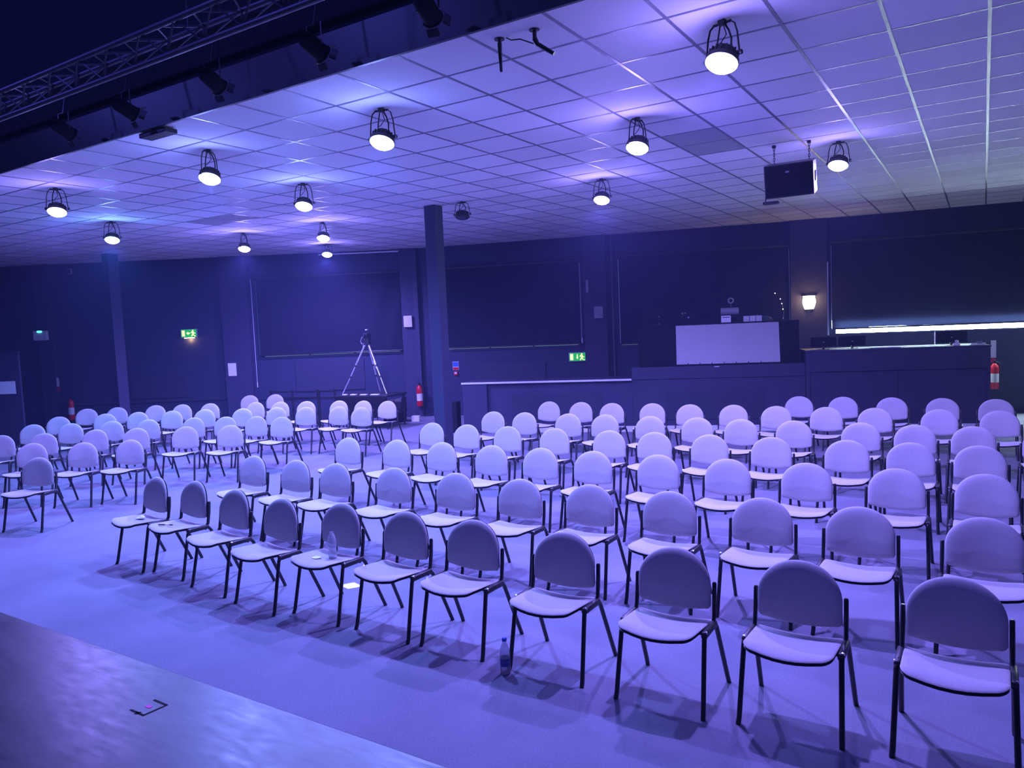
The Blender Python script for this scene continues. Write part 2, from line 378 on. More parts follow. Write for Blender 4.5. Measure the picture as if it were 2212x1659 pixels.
# ------------------------------------------------------------------ chairs
def back_outline():
    """upright D: straight sides, elliptic dome, gently sagging lower edge, in (x, z)"""
    W, zb, zm, zt, R, out = .2125, .487, .615, .800, .032, []
    for k in range(29):
        t = PI * k / 28; c, s_ = math.cos(t), math.sin(t)
        out.append((W * math.copysign(abs(c) ** .97, c), zm + (zt - zm) * s_ ** .97))
    out += [(-W, .585), (-W, .555)]
    for k in range(6):
        t = PI + PI / 2 * k / 5; out.append((-W + R + R * math.cos(t), zb + R + R * math.sin(t)))
    for k in range(1, 10):
        x = (-1 + 2 * k / 10) * (W - R); out.append((x, zb - .024 * (1 - (x / (W - R)) ** 2)))
    for k in range(6):
        t = -PI / 2 + PI / 2 * k / 5; out.append((W - R + R * math.cos(t), zb + R + R * math.sin(t)))
    out += [(W, .555), (W, .585)]
    return out
def back_map(u, v, d):
    f = (v - .47) / .33; k = min(1, max(0, (v - .548) / .02))
    return (u, .048 + .037 * f - .60 * u * u + .018 - d + .006 * (1 - k), v)   # d > 0 comes forward; the pad wraps round the sitter
def seat_outline():
    """rounded trapezoid, wider at the front, in (x, y)"""
    out = []
    for cx, cy, r, t0 in ((.196, .045, .022, 0), (-.196, .045, .022, 90), (-.153, -.232, .062, 180), (.153, -.232, .062, 270)):
        for k in range(8):
            t = math.radians(t0 + 90 * k / 7); out.append((cx + r * math.cos(t), cy + r * math.sin(t)))
        nx = {0: [(.12, .069), (.04, .070), (-.04, .070), (-.12, .069)], 90: [(-.218, -.02), (-.2175, -.09), (-.216, -.16)],
              180: [(-.11, -.302), (-.055, -.309), (0, -.311), (.055, -.309), (.11, -.302)], 270: [(.216, -.16), (.2175, -.09), (.218, -.02)]}[t0]
        out += nx
    return out
def seat_map(u, v, d):
    f = (v + .31) / .38
    z = .448 - .030 * f + .42 * u * u - .012 - .016 * max(0, .16 - f) / .16
    return (u, v, z + d)

def make_chair():
    t = thing('stacking_chair', '', 'chair')
    MB().pillow(seat_outline(), seat_map, .011, .010, p=7).build('seat', 'fabric', t, smooth=True)
    MB().pillow([(u * .99, v * .995 - .001) for u, v in seat_outline()], lambda u, v, d: (lambda q: (q[0], q[1], q[2] - .017))(seat_map(u, v, d)), .006, .006, p=8, rings=(1, .98, .9, .6)).build('seat_pan', 'black_plastic', t, smooth=True)
    MB().pillow(back_outline(), back_map, .030, .008, p=4.5, rings=(1, .992, .97, .93, .86, .75, .55, .3)).build('backrest', 'fabric', t, smooth=True)
    MB().pillow([(u * .98, .63 + (v - .63) * .98) for u, v in back_outline()], lambda u, v, d: (lambda q: (q[0], q[1] + .012, q[2]))(back_map(u, v, d)), .004, .012, p=6, rings=(1, .97, .85, .5)).build('back_shell', 'black_plastic', t, smooth=True)
    for sx in (-1, 1):
        MB().tube([(sx * .2485, -.2375, .0), (sx * .2465, -.225, .03), (sx * .236, -.150, .395), (sx * .235, -.136, .418), (sx * .235, -.112, .424), (sx * .235, -.04, .420)], .0135, 10).build('front_leg', 'black_steel', t, smooth=True)
        MB().tube([(sx * .2485, .2375, .0), (sx * .2465, .225, .03), (sx * .236, .068, .385), (sx * .235, .048, .410), (sx * .235, .022, .416), (sx * .235, -.06, .421)], .0135, 10).build('rear_leg', 'black_steel', t, smooth=True)
        MB().tube([(sx * .228, -.02, .405), (sx * .228, .025, .412), (sx * .2285, .050, .445), (sx * .2275, .066, .54), (sx * .2265, .075, .630), (sx * .2265, .076, .638)], [.010, .0135, .0145, .0155, .0155, .011], 10, flat=.78).build('upright', 'black_steel', t, smooth=True)
        b = MB().box(sx * .232 - .017, sx * .232 + .017, -.150, .050, .398, .436, bev=.010)
        b.build('side_bracket', 'black_plastic', t, smooth=True)
        MB().lathe([(0, .004), (.008, .003), (.009, 0), (.009, -.006)], 10, Matrix.Translation((sx * .2415, -.138, .432)) @ Matrix.Rotation(.5, 4, 'X')).build('bracket_cap', 'chrome', t, smooth=True)
    MB().tube([(-.235, -.10, .408), (.235, -.10, .408)], .010, 8).tube([(-.235, .02, .400), (.235, .02, .400)], .010, 8).build('seat_frame', 'black_steel', t, smooth=True)
    return t
CH = {'L': [(-9.306, 4.286, 22.5), (-10.761, 4.921, 32.7), (-10.048, 5.208, 28.0), (-9.597, 5.579, 21.4), (-10.097, 6.748, 27.2), (-9.48, 7.063, 21.5), (-9.488, 8.033, 13.4)],
      'A': [(-12.294, 5.214, 33.1), (-11.784, 5.564, 32.9), (-11.343, 6.082, 27.8), (-10.787, 6.398, 27.9), (-11.103, 7.583, 21.2), (-10.59, 7.819, 19.3), (-10.052, 7.997, 15.0)],
      'B': [(-13.331, 6.148, 35.6), (-12.726, 6.446, 32.6), (-12.252, 6.859, 29.2), (-11.735, 7.18, 26.1), (-12.156, 8.553, 25.4), (-11.459, 8.839, 20.2), (-10.89, 9.136, 19.5), (-10.299, 9.286, 15.0), (-9.698, 9.492, 7.1), (-9.133, 9.472, 8.2)],
      'C': [(-14.19, 6.998, 38.5), (-13.673, 7.559, 35.2), (-13.234, 7.916, 29.1), (-12.665, 8.228, 27.2), (-12.259, 9.769, 16.6), (-11.715, 9.923, 14.7), (-11.182, 10.113, 16.2), (-10.534, 10.336, 9.9), (-9.973, 10.405, 5.2), (-9.409, 10.454, 5.4)],
      'D': [(-15.199, 8.051, 40.5), (-14.716, 8.387, 34.5), (-14.152, 8.855, 32.4), (-13.642, 9.098, 26.0), (-13.155, 9.386, 23.4), (-13.833, 10.901, 26.0), (-13.35, 11.196, 21.2)],
      'F': [(-6.7, 4.077, -5.0), (-6.138, 4.097, -5.0), (-5.424, 3.989, -5.0), (-4.74, 3.903, -4.5), (-4.148, 3.975, -4.0), (-3.499, 3.966, -3.0), (-2.911, 3.969, -0.5), (-2.203, 3.948, 0.0), (-1.481, 3.921, 0.0), (-0.814, 3.968, 0.0), (-0.106, 4.006, 0.0)],
      'G': [(-6.761, 5.264, 0.0), (-6.055, 5.236, 0.0), (-5.48, 5.235, 0.0), (-4.741, 5.264, 0.0), (-4.009, 5.262, 0.0), (-3.318, 5.243, 0.0), (-2.666, 5.253, 0.0), (-2.0, 5.256, 0.0), (-1.327, 5.293, 0.0), (-0.688, 5.272, 0.0), (0.013, 5.267, 0.0)],
      'H': [(-6.674, 6.632, 0.0), (-5.923, 6.678, 0.0), (-5.254, 6.685, 0.0), (-4.566, 6.68, 0.0), (-3.953, 6.693, 0.0), (-3.336, 6.687, 0.0), (-2.646, 6.697, 0.0), (-1.974, 6.69, 0.0), (-1.296, 6.717, 0.0), (-0.596, 6.698, 0.0), (0.026, 6.685, 0.0)],
      'I': [(-6.493, 8.081, 0.0), (-5.879, 8.05, 0.0), (-5.225, 8.049, 0.0), (-4.529, 8.049, 0.0), (-3.785, 8.055, 0.0), (-3.219, 8.068, 0.0), (-2.57, 8.061, 0.0), (-1.907, 8.069, 0.0), (-1.165, 8.077, 0.0), (-0.595, 8.083, 0.0), (-0.021, 8.07, 0.0)],
      'J': [(-6.364, 9.428, 0.0), (-5.803, 9.43, 0.0), (-5.074, 9.445, 0.0), (-4.496, 9.459, 0.0), (-3.817, 9.439, 0.0), (-3.165, 9.439, 0.0), (-2.591, 9.412, 0.0), (-1.954, 9.418, 0.0), (-1.207, 9.417, 0.0), (-0.645, 9.367, 0.0), (-0.085, 9.386, 0.0), (0.565, 9.386, 0.0)],
      'K': [(-6.194, 10.878, 0.0), (-5.596, 10.882, 0.0), (-5.021, 10.84, 0.0), (-4.37, 10.923, 0.0), (-3.753, 10.877, 0.0), (-3.11, 10.932, 0.0), (-2.493, 10.893, 0.0), (-1.829, 10.897, 0.0), (-1.223, 10.913, 0.0), (-0.473, 10.895, 0.0), (0.176, 10.888, 0.0)],
      'M': [(-2.454, 12.259, 0.0), (-1.816, 12.271, 0.0), (-1.148, 12.28, 0.0), (-0.494, 12.279, 0.0), (0.154, 12.247, 0.0)]}
proto = make_chair(); first = True
def place(x, y, yaw, label, group):
    global first
    o = proto if first else copy_tree(proto)
    first = False
    o.location = (x, y, 0); o.rotation_euler = (0, 0, math.radians(yaw)); o['label'] = label; o['group'] = group
    return o
SPECIAL = {('F', 0): 'grey padded chair with crumpled tissue on its seat, end of the front row', ('F', 1): 'grey padded chair with a pen on its seat, second in the front row',
           ('F', 4): 'grey padded chair with clear bottle and white lid on its seat, front row',
           ('F', 7): 'grey padded front-row chair with the water bottle standing by its leg',
           ('F', 10): 'largest, closest grey padded chair, at the right end of the front row'}
RN = {'F': 'front row', 'G': 'second row', 'H': 'third row', 'I': 'fourth row', 'J': 'fifth row', 'K': 'sixth row', 'M': 'short last row'}
for r in 'FGHIJKM':
    for i, (x, y, w) in enumerate(CH[r]):
        if r == 'M': lb = 'grey padded chair, %s from the left in the short last row before the sound desk' % ORD[i]
        else: lb = SPECIAL.get((r, i), 'grey padded chair, %s from the centre aisle in the %s of the straight block' % (ORD[i], RN[r]))
        place(x, y, w, lb, 'chairs of the straight block')
left = [c for r in 'LABCD' for c in CH[r]]
bands = {}
for c in left:
    d = -c[0] * .4226 + c[1] * .906
    k = min(range(7), key=lambda j: abs(d - (7.85, 9.1, 10.3, 11.45, 12.8, 13.9, 15.75)[j]))
    bands.setdefault(k, []).append(c)
for k in sorted(bands):
    row = sorted(bands[k], key=lambda c: -c[0] - .3 * c[1])
    for i, (x, y, w) in enumerate(row):
        rn = ('front', 'second', 'third', 'fourth', 'fifth', 'sixth', 'rearmost')[k]
        lb = 'grey padded chair alone in front of the angled block' if len(row) == 1 else 'grey padded chair, %s from the right in the %s row of the angled block' % (ORD[i], rn)
        place(x, y, w, lb, 'chairs of the angled block')

# things left on and under the chairs
random.seed(3)
m = MB()
for k in range(9):
    a = random.uniform(0, 6.28); rr = random.uniform(0, .04)
    c = (rr * math.cos(a), rr * .8 * math.sin(a), .014 + random.uniform(0, .012))
    out = [((.022 + .012 * random.random()) * math.cos(t * .785), (.018 + .012 * random.random()) * math.sin(t * .785)) for t in range(8)]
    m.pillow(out, lambda u, v, d, c=c: (c[0] + u, c[1] + v, c[2] + d), .012, .010, p=2, rings=(1, .7, .35))
def seat_z(cx, cy, yaw, x, y):
    t = math.radians(-yaw); dx, dy = x - cx, y - cy
    u, v = dx * math.cos(t) - dy * math.sin(t), dx * math.sin(t) + dy * math.cos(t)
    return seat_map(u, v, .011)[2]
c0 = CH['F'][0]; tag(m.build('tissue', 'paper', loc=(-6.72, 3.99, seat_z(*c0, -6.72, 3.99) + .002)), 'crumpled white tissue on the seat at the end of the front row', 'tissue')
c1 = CH['F'][1]
t = thing('pen', 'dark pen with white middle lying on the second front-row seat', 'pen', (-6.20, 3.90, seat_z(*c1, -6.20, 3.90) + .016), .35)
MB().tube([(-.07, 0, 0), (-.065, 0, 0), (.0, 0, 0)], [.003, .006, .006], 8).build('barrel', 'black_plastic', t, smooth=True)
MB().tube([(.0, 0, 0), (.045, 0, 0)], .0062, 8).build('grip', 'label_white', t, smooth=True)
MB().tube([(.045, 0, 0), (.075, 0, 0)], .006, 8).build('cap', 'black_plastic', t, smooth=True)
c4 = CH['F'][4]; zz = seat_z(*c4, -4.10, 3.87)
def bottle(loc, label, full):
    t = thing('water_bottle', label, 'bottle', loc)
    MB().lathe([(0, 0), (.026, 0), (.031, .006), (.031, .05), (.029, .06), (.031, .075), (.031, .125), (.029, .145), (.022, .170), (.013, .188), (.0125, .200), (.0115, .200), (.012, .187), (.021, .168), (.028, .143), (.0298, .12), (.0298, .008), (.024, .003), (0, .003)], 24).build('bottle_body', 'clear', t, smooth=True)
    if full:
        MB().lathe([(.0316, .052), (.0316, .100), (.0319, .100), (.0319, .052)], 24).build('bottle_label', 'water_label', t, smooth=True)
        MB().lathe([(0, .202), (.0145, .202), (.0145, .218), (.013, .221), (0, .221)], 20).build('bottle_cap', 'blue_cap', t, smooth=True)
    return t
bottle((-4.09, 3.88, zz + .003), 'open clear plastic bottle standing on a front-row chair seat', False)
bottle((-2.445, 3.66, .001), 'water bottle with blue cap and label standing on the carpet', True)
tag(MB().pillow([(.036 * math.cos(k * PI / 10), .030 * math.sin(k * PI / 10)) for k in range(20)], lambda u, v, d: (u, v, .003 + d), .003, .002, p=3, rings=(1, .9, .5)).build('paper_scrap', 'paper', smooth=True, loc=(-4.20, 3.82, seat_z(*c4, -4.20, 3.82) + .004)), 'round white paper scrap beside the bottle on the chair seat', 'paper')
tag(MB().prism([(-4.55, 4.36), (-4.41, 4.33), (-4.34, 4.43), (-4.48, 4.47)], .001, .0025).build('paper_sheet', 'paper'), 'white sheet of paper lying on the carpet behind the front row', 'paper')

# ------------------------------------------------------------------ ceiling lamps
def lamp(x, y, drop, col, lens, energy, label, side=False, on=True, tilt=24):
    dx, dy = -3.0 - x, -1.0 - y                    # the heads lean towards the middle of the stage
    yaw = math.degrees(math.atan2(dx, -dy)); Ry = Matrix.Rotation(math.radians(70 if side else 0), 4, 'Z')
    t = thing('ceiling_spotlight', label, 'spotlight', (x, y, CEIL - drop), math.radians(yaw), 'round spotlights under the ceiling')
    Rm = Matrix.Rotation(math.radians(-tilt), 4, 'X')
    MB().lathe([(.040, .055), (.075, .050), (.088, .03), (.092, .0), (.108, -.012), (.112, -.03), (.112, -.048), (.104, -.048)], 28, Rm).build('housing', 'black_plastic', t, smooth=True)
    fins = MB()
    for k in range(18):
        fins.box(-.004, .004, .070, .100, -.005, .035, Rm @ Matrix.Rotation(2 * PI * k / 18, 4, 'Z'))
    fins.build('cooling_fin', 'black_plastic', t)
    MB().lathe([(0, -.085), (.05, -.080), (.085, -.068), (.106, -.048), (.106, -.036)], 28, Rm).build('lens', lens, t, smooth=True)
    h = drop - .022
    yk = MB()
    for s_ in (-1, 1):
        yk.tube([Ry @ Vector(q) for q in ((s_ * .122, 0, 0), (s_ * .108, 0, h * .62), (s_ * .090, 0, h * .9), (s_ * .060, 0, h))], .0095, 8, flat=.5)
    yk.tube([Ry @ Vector((-.065, 0, h)), Ry @ Vector((.065, 0, h))], .0095, 8)
    yk.build('yoke', 'black_steel', t, smooth=True)
    MB().box(-.025, .025, -.02, .02, h - .012, drop - .001, bev=.004).build('ceiling_clamp', 'black_steel', t)
    MB().tube([(-.02, .01, h), (-.045, .03, h * .75), (-.050, .02, h * .5), (-.055, .03, .07)], .006, 6).build('cable', 'black_plastic', t, smooth=True)
    MB().tube([(.01, .01, h), (.03, .03, h * .8), (.045, .035, h * .55), (.045, .03, .07)], .007, 6).tube([(.005, .0, h), (.012, .03, h * .7), (-.03, .03, h * .5), (-.05, .02, h * .45)], .004, 6).build('cable', 'black_plastic', t, smooth=True)
    for s_ in (-1, 1):
        MB().lathe([(0, .014), (.016, .012), (.016, -.010), (0, -.010)], 12, Ry @ Matrix.Translation((s_ * .126, 0, 0)) @ Matrix.Rotation(PI / 2, 4, 'Y')).build('tilt_knob', 'black_plastic', t, smooth=True)
    if on:
        l = light('lamp_light', 'SPOT', (0, -.12, -.125), energy, col, t, spot_size=math.radians(169), spot_blend=.85, shadow_soft_size=.045)
        light('lamp_spill', 'POINT', (0, -.12, -.125), energy * 0.03, col, t, shadow_soft_size=.07)
    return t
PK, BL, CY = (0.265, 0.200, 1.0), (0.190, 0.245, 1.0), (0.13, 0.29, 1.0)
E0 = 920.0
for (x, y, dr, col, lens, e, lb) in (
    (-9.77, 5.05, .26, PK, 'lens', 1, 'lit spotlight at the left edge of the ceiling, first row from the stage'),
    (-11.9, 6.97, .26, CY, 'lens_blue', 1, 'lit bluish spotlight, leftmost of the second row of lamps'),
    (-6.80, 5.08, .26, BL, 'lens_blue', 1, 'lit spotlight with looped cable, second from left in the first lamp row'),
    (-7.44, 6.94, .26, BL, 'lens_blue', 1, 'lit spotlight over the aisle, middle of the second lamp row'),
    (-11.76, 9.42, .26, PK, 'lens', 1, 'small lit spotlight beside the dark left ceiling tiles'),
    (-9.82, 9.56, .24, PK, 'lens', 1, 'upper of two small lit spotlights one above the other'),
    (-12.14, 11.9, .19, PK, 'lens', .9, 'lower of two small lit spotlights, close to the back wall'),
    (-4.48, 5.14, .26, BL, 'lens_blue', 1, 'large lit spotlight under a bundle of cable, centre left'),
    (-2.84, 6.96, .25, PK, 'lens', 1, 'lit spotlight in front of the dark pair of ceiling tiles'),
    (-4.43, 9.52, .25, PK, 'lens', 1, 'lit spotlight between the unlit one and the loudspeaker'),
    (-1.47, 5.11, .24, PK, 'lens', 1.0, 'largest, brightest spotlight at the top of the view'),
    (-1.42, 9.47, .235, PK, 'lens', 1, 'lit spotlight next to the hanging loudspeaker')):
    lamp(x, y, dr, col, lens, E0 * e * (.80 if y < 6 else 1.02 if y < 8 else 1.25 if x < -9 else 1.12 if x < -3 else .74), lb, side=any(k in lb for k in ('looped', 'dark pair', 'dark left', 'upper of')))
lamp(-6.84, 9.60, .20, PK, 'lens_off', 0, 'only unlit spotlight, beside the top of the middle column', on=False, tilt=5)

# ------------------------------------------------------------------ hanging loudspeaker
t = thing('hanging_loudspeaker', 'black loudspeaker hanging on chains from the ceiling at right', 'loudspeaker', (-1.86, 9.06, 3.63), math.radians(3))
Rt = Matrix.Rotation(math.radians(14), 4, 'X')
MB().prism([(-.26, -.17), (.26, -.17), (.25, .17), (-.25, .17)], -.18, .18, Rt).build('cabinet', 'black_plastic', t)
MB().box(-.245, .245, -.182, -.171, -.165, .165, Rt, bev=.005).build('grille', 'black', t)
MB().box(-.03, .01, -.186, -.1825, .085, .105, Rt).build('badge', 'grey', t)
MB().box(.258, .268, -.05, .06, -.05, .06, Rt).build('side_handle', 'black', t)
MB().prism([(.2575, -.165), (.2605, -.165), (.2510, .165), (.2480, .165)], -.172, .172, Rt).build('side_panel', 'grey', t)  # grey sheet lightens this side, standing in for lamplight on the black cabinet
for sx, yy in ((-.20, .12), (.18, .12)):
    ch = MB(); z = .20
    k = 0
    while z < CEIL - 3.63 - .03:
        Mx = Matrix.Translation((sx, yy, z)) @ Matrix.Rotation(PI / 2 * (k % 2), 4, 'Z') @ Matrix.Rotation(PI / 2, 4, 'X')
        pts = [Mx @ Vector((.009 * math.cos(a * PI / 4), .019 * math.sin(a * PI / 4), 0)) for a in range(9)]
        ch.tube(pts, .004, 5, cap=False); z += .029; k += 1
    ch.build('chain', 'black_steel', t, smooth=True)
    MB().box(sx - .02, sx + .02, yy - .02, yy + .02, CEIL - 3.63 - .03, CEIL - 3.63 - .001).build('ceiling_hook', 'black_steel', t)
MB().tube([(-.26, -.06, -.10), (-.27, -.08, -.25), (-.16, -.08, -.255)], .008, 6).box(-.29, -.12, -.13, -.04, -.275, -.245, bev=.006).build('tilt_bracket', 'black_steel', t)

# two bare brackets and a black box at the ceiling edge
t = thing('ceiling_bracket', 'black rod bracket hanging straight down at the ceiling edge', 'bracket', (-2.80, 4.46, CEIL))
MB().lathe([(0, -.001), (.035, -.001), (.035, -.008), (.012, -.014), (.012, -.05), (0, -.05)], 14).build('ceiling_plate', 'black_steel', t, smooth=True)
MB().tube([(0, 0, -.03), (0, 0, -.10), (.004, .0, -.22)], [.016, .013, .010], 8).build('rod', 'black_steel', t, smooth=True)
t = thing('ceiling_bracket', 'black rod bracket bent sideways at the ceiling edge', 'bracket', (-2.53, 4.47, CEIL))
MB().lathe([(0, -.001), (.035, -.001), (.035, -.008), (.014, -.014), (.014, -.07), (0, -.07)], 14).build('ceiling_plate', 'black_steel', t, smooth=True)
MB().tube([(0, 0, -.06), (.02, 0, -.10), (.13, .02, -.18)], [.018, .016, .013], 8).build('rod', 'black_steel', t, smooth=True)
MB().tube([(-.01, 0, -.09), (-.10, -.02, -.045), (-.17, -.02, -.035), (-.22, .0, -.004)], .0045, 6).build('cable', 'black_plastic', t, smooth=True)
t = thing('ceiling_box', 'black box fixed below the edge of the tiled ceiling', 'box', (-6.47, 4.34, CEIL - .01))
MB().box(-.24, .16, -.075, .06, -.045, -.001, bev=.008).build('casing', 'black_plastic', t)
MB().box(-.05, .05, -.078, -.0755, -.035, -.02).build('vent', 'black', t)

# ------------------------------------------------------------------ truss and dark stage lanterns over the stage
t = thing('ceiling_lighting_truss', 'grey triangular lighting truss across the black void above the stage', 'truss', (-6.0, 3.45, 4.15))
CHORD = [(0, 0), (-.075, .18), (.165, .205)]
for yy, z in CHORD:
    MB().tube([(-14.0, yy, z), (11.0, yy, z)], .022, 10).build('chord', 'truss', t, smooth=True)
lac = MB(); n = 60
for a, b in ((0, 1), (0, 2), (1, 2)):
    for k in range(n):
        x0 = -14 + 25 * k / n; x1 = x0 + 25 / n / 2; x2 = x0 + 25 / n
        A, B = CHORD[a], CHORD[b]
        lac.tube([(x0, *A), (x1, *B)], .008, 6).tube([(x1, *B), (x2, *A)], .008, 6)
lac.build('lacing', 'truss', t, smooth=True)
for x in (-6, 2, 8):
    MB().tube([(x, .16, .21), (x, .16, VOID - 4.151)], .006, 6).build('hanging_chain', 'black_steel', t, smooth=True)
t = thing('ceiling_lighting_bar', 'thin black bar holding the dark stage lanterns before the bulkhead', 'bar', (-5.5, 4.0, 4.55))
MB().tube([(-9, 0, 0), (9, 0, 0)], .024, 10).build('pipe', 'black', t, smooth=True)
for x in (-6, 0, 6): MB().tube([(x, 0, 0), (x, 0, VOID - 4.551)], .006, 6).build('hanging_wire', 'black_steel', t, smooth=True)
def lantern(x, ry, label):
    t = thing('ceiling_stage_lantern', label, 'stage lantern', (x, 3.95, 4.13), math.radians(ry), 'dark stage lanterns under the bulkhead'); t.scale = (.72, .72, .72)
    Rm = Matrix.Rotation(math.radians(65), 4, 'X')
    MB().lathe([(0, .16), (.06, .155), (.085, .12), (.09, -.10), (.10, -.105), (.10, -.115), (.085, -.115)], 20, Rm).build('body', 'black', t, smooth=True)
    MB().lathe([(0, -.112), (.082, -.108)], 20, Rm).build('lens', 'lens_off', t, smooth=True)
    for k in range(4):
        Mx = Rm @ Matrix.Rotation(k * PI / 2, 4, 'Z') @ Matrix.Translation((.10, 0, -.12)) @ Matrix.Rotation(-.6, 4, 'Y')
        MB().box(-.002, .002, -.06, .06, -.07, 0, Mx).build('barn_door', 'truss', t)
    MB().tube([(-.11, 0, 0), (-.11, 0, .22), (.11, 0, .22), (.11, 0, 0)], .008, 6).tube([(0, 0, .22), (0, .065, .53)], .010, 6).build('yoke', 'black_steel', t, smooth=True)
for x, ry, lb in ((-3.01, 10, 'unlit stage lantern nearest the top middle of the view'), (-4.03, -6, 'unlit stage lantern, second from the top middle'), (-5.17, 8, 'unlit stage lantern above the black ceiling box'), (-6.36, -8, 'unlit stage lantern just left of the black ceiling box'), (-7.39, 4, 'unlit stage lantern furthest left under the truss')):
    lantern(x, ry, lb)

# ------------------------------------------------------------------ counter, booth and sound desk along one line
LX, LY, LA = -7.39, 12.55, math.atan2(1.46, 4.39)
def lf(s, d, z): return (LX + math.cos(LA) * s - math.sin(LA) * d, LY + math.sin(LA) * s + math.cos(LA) * d, z)
t = thing('bar_counter', 'long dark panelled counter with a thin white top edge', 'counter', lf(0, 0, 0), LA)
MB().box(-.97, 1.868, .0, .60, .10, .985, bev=.004).box(1.87, 4.945, .0, .60, .10, .985).build('body', 'joinery', t)
MB().box(-1.47, -.972, -.06, .66, 0, .985, bev=.006).build('end_pier', 'joinery', t)
MB().box(-1.47, 1.866, -.064, .66, .987, 1.010, bev=.003).build('worktop', 'joinery', t)
MB().box(-1.49, 1.867, -.078, -.0645, .978, 1.014, bev=.003).build('edge_trim', 'white', t)
MB().box(1.87, 4.945, -.02, .70, .988, 1.215, bev=.005).build('raised_top', 'joinery', t)
for s0, s1 in ((-.48, 1.29), (2.48, 4.23)): MB().box(s0, s1, -.012, -.001, .22, .755, bev=.003).build('front_panel', 'panel', t)
MB().box(-.97, 4.945, -.02, -.001, .001, .11).build('white_plinth', 'white', t)
t = thing('sound_desk', 'tall dark sound desk with a recessed front at the right', 'desk', lf(0, 0, 0), LA)
MB().box(4.955, 7.89, .0, .75, 0, 1.40, bev=.005).build('body', 'joinery', t)
MB().box(4.950, 7.90, -.03, .78, 1.402, 1.438, bev=.006).build('top', 'joinery', t)
fr = MB()
fr.box(5.02, 7.84, -.03, -.001, 1.05, 1.40, bev=.004).box(4.955, 5.02, -.03, -.001, .0, 1.40, bev=.004).box(7.84, 7.89, -.03, -.001, 0, 1.40, bev=.004)
fr.build('front_frame', 'joinery', t)
MB().box(6.455, 6.463, -.004, -.0005, .12, 1.05).build('panel_joint', 'black', t)
MB().box(5.03, 7.83, -.012, -.001, .0, .10).build('white_plinth', 'white', t)
t = thing('sound_booth', 'black boxed sound booth standing on the raised counter', 'booth', lf(0, 0, 1.217), LA)
MB().box(2.0, 4.86, .06, .10, 0, .755, bev=.004).build('front_panel', 'drape', t)
MB().box(2.0, 2.04, .10, .66, 0, .755).box(4.82, 4.86, .10, .66, 0, .755).build('side_panel', 'drape', t)
MB().box(2.0, 4.86, .06, .68, .757, .775, bev=.003).build('top_shelf', 'black', t)
BT = 1.217 + .776
t = thing('projection_sheet', 'blank white sheet pinned on the front of the black sound booth', 'sheet', lf(0, 0, 1.217), LA)
m = MB(); NX = 24
vs = []
for iz in range(13):
    row = []
    for ix in range(NX + 1):
        fx, fz = ix / NX, iz / 12
        row.append(m.bm.verts.new((2.70 + fx * (1.83 - .02 * fz) , .048 + .004 * math.sin(fx * 9 + fz * 3), .03 + fz * .722)))
    vs.append(row)
for r0, r1 in zip(vs, vs[1:]):
    for k in range(NX): m.face((r0[k], r0[k + 1], r1[k + 1], r1[k]))
bmesh.ops.solidify(m.bm, geom=m.bm.faces[:], thickness=.004)
m.build('sheet', 'paper', t, smooth=True)
for k in range(7): MB().box(2.90 + .215 * k, 2.914 + .215 * k, .036, .043, .015, .055).build('peg', 'black', t)
tag(MB().box(-.045, .045, -.012, .0, .0, .012).build('name_strip', 'label_white', loc=lf(3.42, -.0215, 1.19), rz=LA), 'tiny white strip on the edge below the white sheet', 'strip')

def monitor(name, s, d, z, w, h, yaw, label, back=True, mm='black'):
    t = thing(name, label, 'monitor', lf(s, d, z), LA + math.radians(yaw), None)
    MB().box(-w / 2, w / 2, -.012, .012, .045, .045 + h, bev=.004).build('screen_back', mm, t)
    MB().box(-w * .3, w * .3, -.032, -.0125, .08, h - .01, bev=.006).build('rear_cover', mm, t)
    MB().box(-.02, .02, -.01, .012, .008, .044).build('stand', 'black_plastic', t)
    MB().box(-.09, .09, -.06, .06, .0, .008, bev=.003).build('base', 'black_plastic', t)
    MB().box(-.012, .012, -.0335, -.0325, .045 + h * .42, .06 + h * .42).build('maker_mark', 'grey', t)
    return t
monitor('monitor', 2.38, .36, BT + .001, .62, .26, 0, 'wide dark monitor on the left of the sound booth')
t = thing('control_box', 'dark equipment box with small pale dials beside the booth monitor', 'equipment', lf(2.93, .40, BT + .001), LA)
MB().box(-.17, .17, -.10, .10, 0, .28, bev=.006).build('case', 'black', t)
for x, z, r in ((-.11, .20, .016), (-.06, .205, .012), (0, .12, .018)):
    MB().lathe([(0, .006), (r, .005), (r, 0)], 12, Matrix.Translation((x, -.10, z)) @ Matrix.Rotation(PI / 2, 4, 'X')).build('dial', 'grey', t, smooth=True)
t = thing('projector', 'pale lilac rounded projector on the sound booth', 'projector', lf(3.68, .36, BT + .001), LA)
MB().tube([(-.16, 0, .20), (.16, 0, .20)], .07, 20).build('body', 'grey', t, smooth=True)
MB().box(-.14, .14, -.05, .05, 0, .135, bev=.004).build('stand', 'black', t)
t = thing('tissue_box', 'small white card box in front of the lilac projector', 'box', lf(3.605, .16, BT + .001), LA)
MB().box(-.085, .085, -.05, .05, .0, .125, bev=.003).build('carton', 'paper', t)
MB().box(-.065, .065, -.0512, -.0502, .088, .100).build('slot', 'black', t)
for k, s in enumerate((3.965, 4.075, 4.185)):
    t = thing('card_box', ('small pale box, left of three beside the green dome', 'small pale box, middle of three beside the green dome', 'small pale box right behind the green dome')[k], 'box', lf(s, .22, BT + .001), LA, 'pale boxes on the booth')
    MB().box(-.05, .05, -.04, .04, 0, .10, bev=.003).build('carton', 'label_white', t)
    MB().box(-.048, .048, -.038, .038, .1005, .104).build('lid', 'paper', t)
